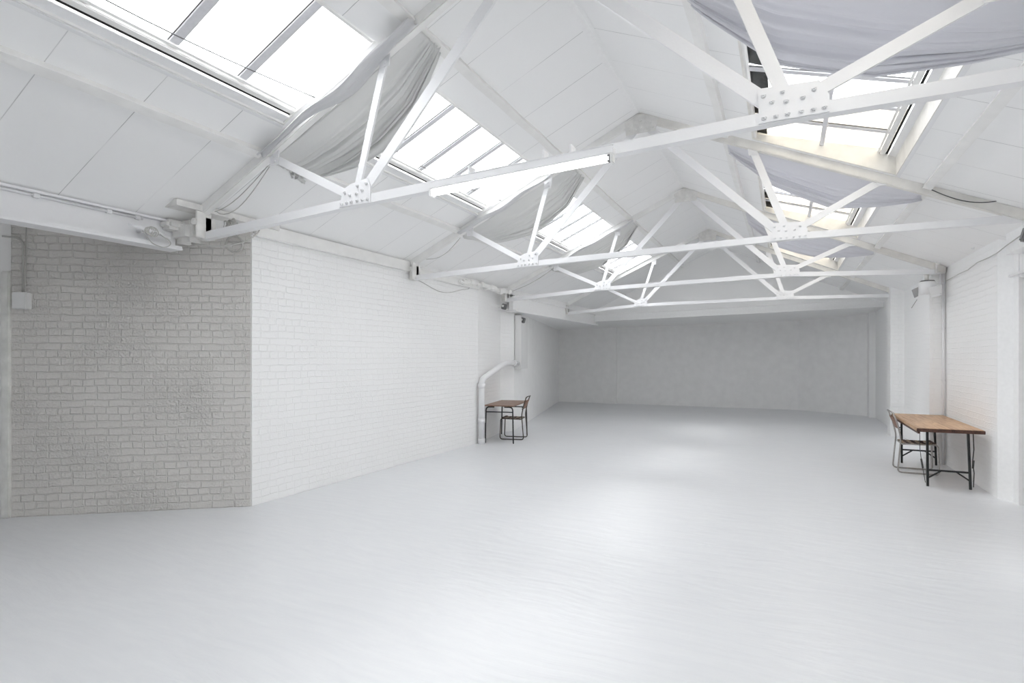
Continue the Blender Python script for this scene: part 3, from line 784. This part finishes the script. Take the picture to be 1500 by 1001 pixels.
# tangled cables behind the first truss end
rnd = random.Random(9); m = MB()
for q in range(9):
    c = Vector((-5.06 + rnd.uniform(-.05, .05), T[3] + .17 + rnd.uniform(-.02, .05), 3.0 + rnd.uniform(-.04, .04)))
    m.tube(loop_pts(c, rnd.uniform(.04, .085), (1, rnd.uniform(-.3, .3), 0), (0, rnd.uniform(-.3, .3), 1), 16, rnd.uniform(.8, 1.4), .12, q), .005, 5)
tag(m.build('cable_bundle', 'cable'), 'tangled grey cables stuffed behind the left end of the lamp truss', 'cables')
m = MB()
m.tube(fillet([(-5.28, 3.50, 2.79), (-5.10, 3.62, 2.76), (-4.92, 3.80, 2.80), (-4.84, 3.95, 2.95), (-5.2, 4.16, 3.11)], .12, 6), .006, 6)
m.tube(fillet([(-5.28, 3.50, 2.78), (-5.05, 3.62, 2.745), (-4.88, 3.80, 2.81), (-4.9, 4.0, 2.98), (-5.2, 4.17, 3.08)], .12, 6), .006, 6)
tag(m.build('cable', 'cable'), 'pair of cables looping under the left end of the lamp truss', 'cable')
m = MB()
for s_, dr in ((0, .06), (1, .14)):
    m.tube([(-5.15 + u * .76, T[3] + .06 + .02 * s_, zc(-5.15 + u * .76) - .09 - dr * sin(pi * u ** .8)) for u in [q / 14 for q in range(15)]], .0045, 6)
tag(m.build('cable', 'cable'), 'two thin cables sagging along the left rafter of the lamp truss', 'cable')
m = MB(); m.tube([(-5.0 + u * .62, T[4] + .05, zc(-5.0 + u * .62) - .10 - .10 * sin(pi * u)) for u in [q / 12 for q in range(13)]], .0045, 6)
tag(m.build('cable', 'cable'), 'thin cable sagging along left rafter of the second truss', 'cable')
m = MB(); m.tube([(-5.2 + u * .95, T[5] + .05, zc(-5.2 + u * .95) - .12 - .05 * sin(pi * u)) for u in [q / 12 for q in range(13)]], .006, 6)
tag(m.build('cable', 'cable'), 'thin cable sagging along left rafter of the third truss', 'cable')
m = MB(); m.tube([(-5.29, 7.25 + u * 1.55, 2.90 - .13 * sin(pi * u) ** 1.5 + .02 * u) for u in [q / 14 for q in range(15)]] + [(-5.28, 8.85, 2.93), (-5.25, 8.86, 2.96)], .005, 6)
tag(m.build('cable', 'cable'), 'thin cable drooping on left wall beyond the second truss end', 'cable')

# ------------------------------------------------------------------ right side fittings
m = MB(); m.tube([(1.30 + u * .82, T[4] - .06, 3.42 - .17 * u - .13 * sin(pi * u)) for u in [q / 16 for q in range(17)]], .005, 6)
tag(m.build('cable', 'cable_dark'), 'dark thin cable sagging under right rafter of the second truss', 'cable')
m = MB(); m.tube([(2.215, 10.5, 2.82), (2.215, 9.8, 2.835), (2.21, 9.35, 2.83), (2.21, 8.95, 2.865), (2.215, 8.5, 2.86), (2.215, 8.26, 2.865), (2.215, 7.9, 2.90), (2.21, 7.3, 2.94)], .006, 6)
tag(m.build('cable', 'cable'), 'thin cable running unevenly along the top of the right brick wall', 'cable')
m = MB(); m.box((2.20, 8.92, 3.10), (.07, .22, .075), Matrix.Rotation(-.12, 3, 'X'), .006)
tag(m.build('vent_box', 'steel'), 'small white box at the ceiling line of the right wall', 'vent box')
m = MB(); m.tube([(2.20, 10.565, 0.0), (2.20, 10.565, 3.05)], .017, 8); m.tube([(2.165, 10.57, 2.6), (2.16, 10.57, 3.1)], .009, 8)
for z in (.5, 1.3, 2.1, 2.8): m.box((2.20, 10.57, z), (.055, .03, .03), bev=.004)
tag(m.build('conduit', 'steel'), 'white vertical conduit in the corner beside the right pier', 'conduit')
root = empty('flood_light', (1.97, 10.42, 2.80)); tag(root, 'white cylindrical floodlight with grey side plates on the right pier', 'floodlight')
m = MB(); m.tube([(0, 0, -.17), (0, 0, -.02), (0, 0, .015)], [.115, .115, .10], 24); m.build('body', 'steel', root)
m = MB(); m.tube([(0, 0, .015), (0, 0, .035)], [.10, .085], 24); m.build('top_cap', 'dark_plastic', root)
m = MB(); m.tube([(0, .03, .03), (.0, .05, .13)], .03, 10); m.build('mount', 'dirty', root)
m = MB(); m.prism([(-.20, -.10), (-.12, -.06), (-.12, -.20), (-.165, -.225)], 'y', -.02, .0); m.build('side_plate', 'grey_plastic', root)
m = MB(); m.prism([(-.02, -.09), (.15, -.05), (.15, -.18), (.02, -.215)], 'y', -.135, -.12); m.build('side_plate', 'plastic', root)
m = MB(); m.box((.08, -.13, -.215), (.15, .03, .02), Matrix.Rotation(-.22, 3, 'Y')); m.build('lip', 'steel', root)
m = MB(); m.tube([(-.13, 0, -.25), (-.20, 0, -.38)], .006, 6); m.build('chain', 'cable', root)

# ------------------------------------------------------------------ tables
# right: long wooden top on black trestle frames
root = empty('work_table', (1.87, 9.5, 0)); tag(root, 'long honey-brown wooden table on black steel trestle legs by the right wall', 'table', 'wooden tables against the walls')
m = MB()
Z0, Z1 = .722, .765
poly = [(1.49, 8.46), (2.175, 8.50), (2.195, 10.54), (1.53, 10.56)]
A = [(x - 1.87, y - 9.5) for x, y in poly]
m.prism(A, 'z', Z0, Z1); bmesh.ops.bevel(m.bm, geom=m.bm.edges[:], offset=.006, segments=2, affect='EDGES')
m.build('tabletop', 'table_wood', root)
m = MB(); m.bar((1.49 - 1.87, 8.452 - 9.5, .742), (2.175 - 1.87, 8.492 - 9.5, .742), .02, .042, bev=.004); m.build('edge_board', 'table_edge', root)
m = MB(); m.bar((-.352, -1.02, .71), (-.33, 1.04, .71), .025, .03); m.build('side_rail', 'table_edge', root)
for y, cz in ((8.71, .21), (10.45, .21)):
    yy = y - 9.5
    for x, xt in ((1.65, 1.645), (2.085, 2.06)):
        m = MB(); m.bar((x - 1.87, yy, 0), (xt - 1.87, yy, .722), .026, .026, up=(0, 1, 0)); m.build('leg', 'black', root)
    m = MB(); m.bar((1.648 - 1.87, yy, cz), (2.08 - 1.87, yy, cz), .02, .022); m.build('crossbar', 'black', root)
    for x, s in ((1.655, 1), (2.075, -1)):
        m = MB(); m.bar((x - 1.87, yy, cz - .10), (x + s * .13 - 1.87, yy, cz - .005), .014, .018); m.build('brace', 'black', root)
    m = MB(); m.bar((1.645 - 1.87, yy, .71), (2.06 - 1.87, yy, .71), .03, .024); m.build('top_bar', 'black', root)
m = MB(); m.tube([(1.60, 8.9, .72), (1.603, 8.9, .45), (1.615, 8.88, .30), (1.65, 8.84, .02)], .004, 6); m.tube([(1.613, 8.885, .32), (1.63, 8.87, .20)], .011, 8)
tag(m.build('power_cord', 'cable_dark'), 'black cord with inline switch hanging below the right table near its front leg', 'cord', 'cords hanging under the right table')
m = MB(); m.tube([(2.12, 8.75, .72), (2.13, 8.76, .5), (2.115, 8.75, .34), (2.135, 8.77, .2), (2.13, 8.78, .02)], .006, 6); m.tube([(2.125, 8.755, .36), (2.12, 8.76, .26)], .012, 8)
tag(m.build('power_cord', 'cable_dark'), 'black cord hanging beside the near leg closest to the wall, right table', 'cord', 'cords hanging under the right table')

# left: small table with tubular legs
ang = math.radians(12.5)
root = empty('side_table', (-5.06, 10.02, 0), ang); tag(root, 'small brown-topped table with black tubular legs by the left wall', 'table', 'wooden tables against the walls')
hw, hl = .30, .66
m = MB(); m.box((0, 0, .722), (hw * 2, hl * 2, .022), bev=.005); m.build('tabletop', 'brown_wood', root)
for sy in (-1, 1):
    for sx in (-1, 1):
        m = MB(); m.tube(fillet([(sx * .10, sy * (hl - .05), .697), (sx * (hw - .035), sy * (hl - .05), .697), (sx * (hw - .02), sy * (hl - .045), 0)], .07), .0135, 8)
        m.build('leg', 'black', root)
    m = MB(); m.tube([(-hw + .03, sy * (hl - .05), .60), (hw - .03, sy * (hl - .05), .60)], .011, 8); m.build('crossbar', 'black', root)
for sx in (-1, 1):
    m = MB(); m.tube([(sx * (hw - .08), -hl + .06, .70), (sx * (hw - .08), hl - .06, .70)], .010, 8); m.build('side_rail', 'black', root)

# ------------------------------------------------------------------ chairs (tubular frame, woven seat); +x is the way the sitter faces
def chair(loc, rz, label, tube, straps, backmat):
    root = empty('chair', loc, rz); tag(root, label, 'chair', 'tubular steel chairs with woven seats')
    W = .20; r = .0105
    for s in (-1, 1):
        y = s * W
        p = [(-.30, y * .95, .86), (-.245, y * .95, .70), (-.205, y * .97, .50), (-.225, y, .25), (-.245, y, .012), (.24, y, .012), (.225, y, .40), (.20, y * .97, .425), (-.19, y * .97, .415)]
        m = MB(); m.tube([Vector(q) for q in fillet(p, .055, 5)], r, 8); m.build('side_frame', tube, root)
    m = MB(); m.tube([(-.215, -W * .96, .62), (-.215, W * .96, .62)], .008, 8); m.build('back_rail', tube, root)
    m = MB(); m.tube(fillet([(-.295, -W * .95, .85), (-.315, -W * .85, .868), (-.325, 0, .872), (-.315, W * .85, .868), (-.295, W * .95, .85)], .03), .0105, 8); m.build('top_rail', tube, root)
    m = MB(); m.tube([(.20, -W * .97, .43), (.20, W * .97, .43)], r, 8); m.tube([(-.19, -W * .97, .415), (-.19, W * .97, .415)], .008, 8); m.build('seat_rail', tube, root)
    # woven seat: straps over and under
    m = MB(); nx, ny = 8, 7
    def seat_z(x, y): return .432 - .016 * cos(pi * x / .42) * cos(pi * y / .42) + .01 * (x > .15)
    for i in range(nx):
        x = -.165 + i * .0505
        m.grid(lambda u, v: Vector((x + (u - .5) * .036, (v - .5) * .39, seat_z(x, (v - .5) * .39) + .0045 * sin(pi * ny * v + pi * i))), 1, 42, mi=i % 2)
    for j in range(ny):
        y = -.165 + j * .055
        m.grid(lambda u, v: Vector(((v - .5) * .40 + .01, y + (u - .5) * .038, seat_z((v - .5) * .40, y) - .0045 * sin(pi * nx * v + pi * j))), 1, 46, mi=(j + 1) % 2)
    m.build('seat', straps, root, solid=.004)
    # backrest panel
    def fb(u, v):
        y = (u - .5) * .37; t = v; z = .625 + .17 * t
        x = -.214 - .075 * t * .95 - .012 * cos(pi * (u - .5)) - .004
        return Vector((x + .004 * sin(u * 6 * pi) * sin(v * 4 * pi), y, z))
    m = MB(); m.grid(fb, 24, 16); m.build('backrest', backmat, root, solid=.008)
    m = MB()
    for s in (-1, 1):
        for z, x in ((.65, -.222), (.78, -.27)): m.tube([(x - .006, s * .185, z), (x + .012, s * .185, z)], .007, 8)
    m.build('rivet', 'black', root)
    return root
chair((1.70, 9.73, 0), .0, 'pale steel tube chair with woven tan seat facing the right wall', 'chrome', ['strap_tan', 'strap_dark'], 'chair_wood')
chair((-4.95, 10.10, 0), pi + ang + .02, 'dark tube chair with chestnut backrest tucked under the small left table', 'chrome_dark', ['strap_tan', 'strap_dark'], 'chair_wood')

# ------------------------------------------------------------------ light
w = bpy.data.worlds.new('overcast'); sc.world = w; w.use_nodes = True
nt = w.node_tree; bg = nt.nodes['Background']
tc = nt.nodes.new('ShaderNodeTexCoord'); sp = nt.nodes.new('ShaderNodeSeparateXYZ'); nt.links.new(tc.outputs['Generated'], sp.inputs[0])
rp = nt.nodes.new('ShaderNodeValToRGB'); rp.color_ramp.elements[0].position = .0; rp.color_ramp.elements[1].position = .6
rp.color_ramp.elements[0].color = (.93, .94, .95, 1); rp.color_ramp.elements[1].color = (1, 1, 1, 1)
nt.links.new(sp.outputs['Z'], rp.inputs['Fac']); nt.links.new(rp.outputs['Color'], bg.inputs['Color'])
bg.inputs['Strength'].default_value = 6.0
S = bpy.data.lights.new('hazy_sun', 'SUN'); S.energy = 1.35; S.angle = math.radians(16); S.color = (1, .985, .96)
so = bpy.data.objects.new('hazy_sun', S); C.objects.link(so)
so.rotation_euler = Vector((-1.85, -.15, 3.95)).to_track_quat('Z', 'Y').to_euler()

# ------------------------------------------------------------------ camera
cam = bpy.data.cameras.new('camera'); co = bpy.data.objects.new('camera', cam); C.objects.link(co)
cam.sensor_width = 36; cam.lens = 36 * 807.65 / 1500
co.location = (0, 0, 1.65); co.rotation_euler = (pi / 2, 0, math.radians(26.2867))
cam.shift_y = (524.16 - 500.5) / 1500; cam.clip_start = .05
sc.camera = co
sc.view_settings.view_transform = 'Standard'; sc.view_settings.look = 'None'
sc.view_settings.gamma = 1; sc.view_settings.use_curve_mapping = False; sc.view_settings.exposure = 0.20
sc.cycles.use_denoising = True
sc.cycles.max_bounces = 14; sc.cycles.diffuse_bounces = 12; sc.cycles.glossy_bounces = 4; sc.cycles.transparent_max_bounces = 12
sc.cycles.sample_clamp_indirect = 8
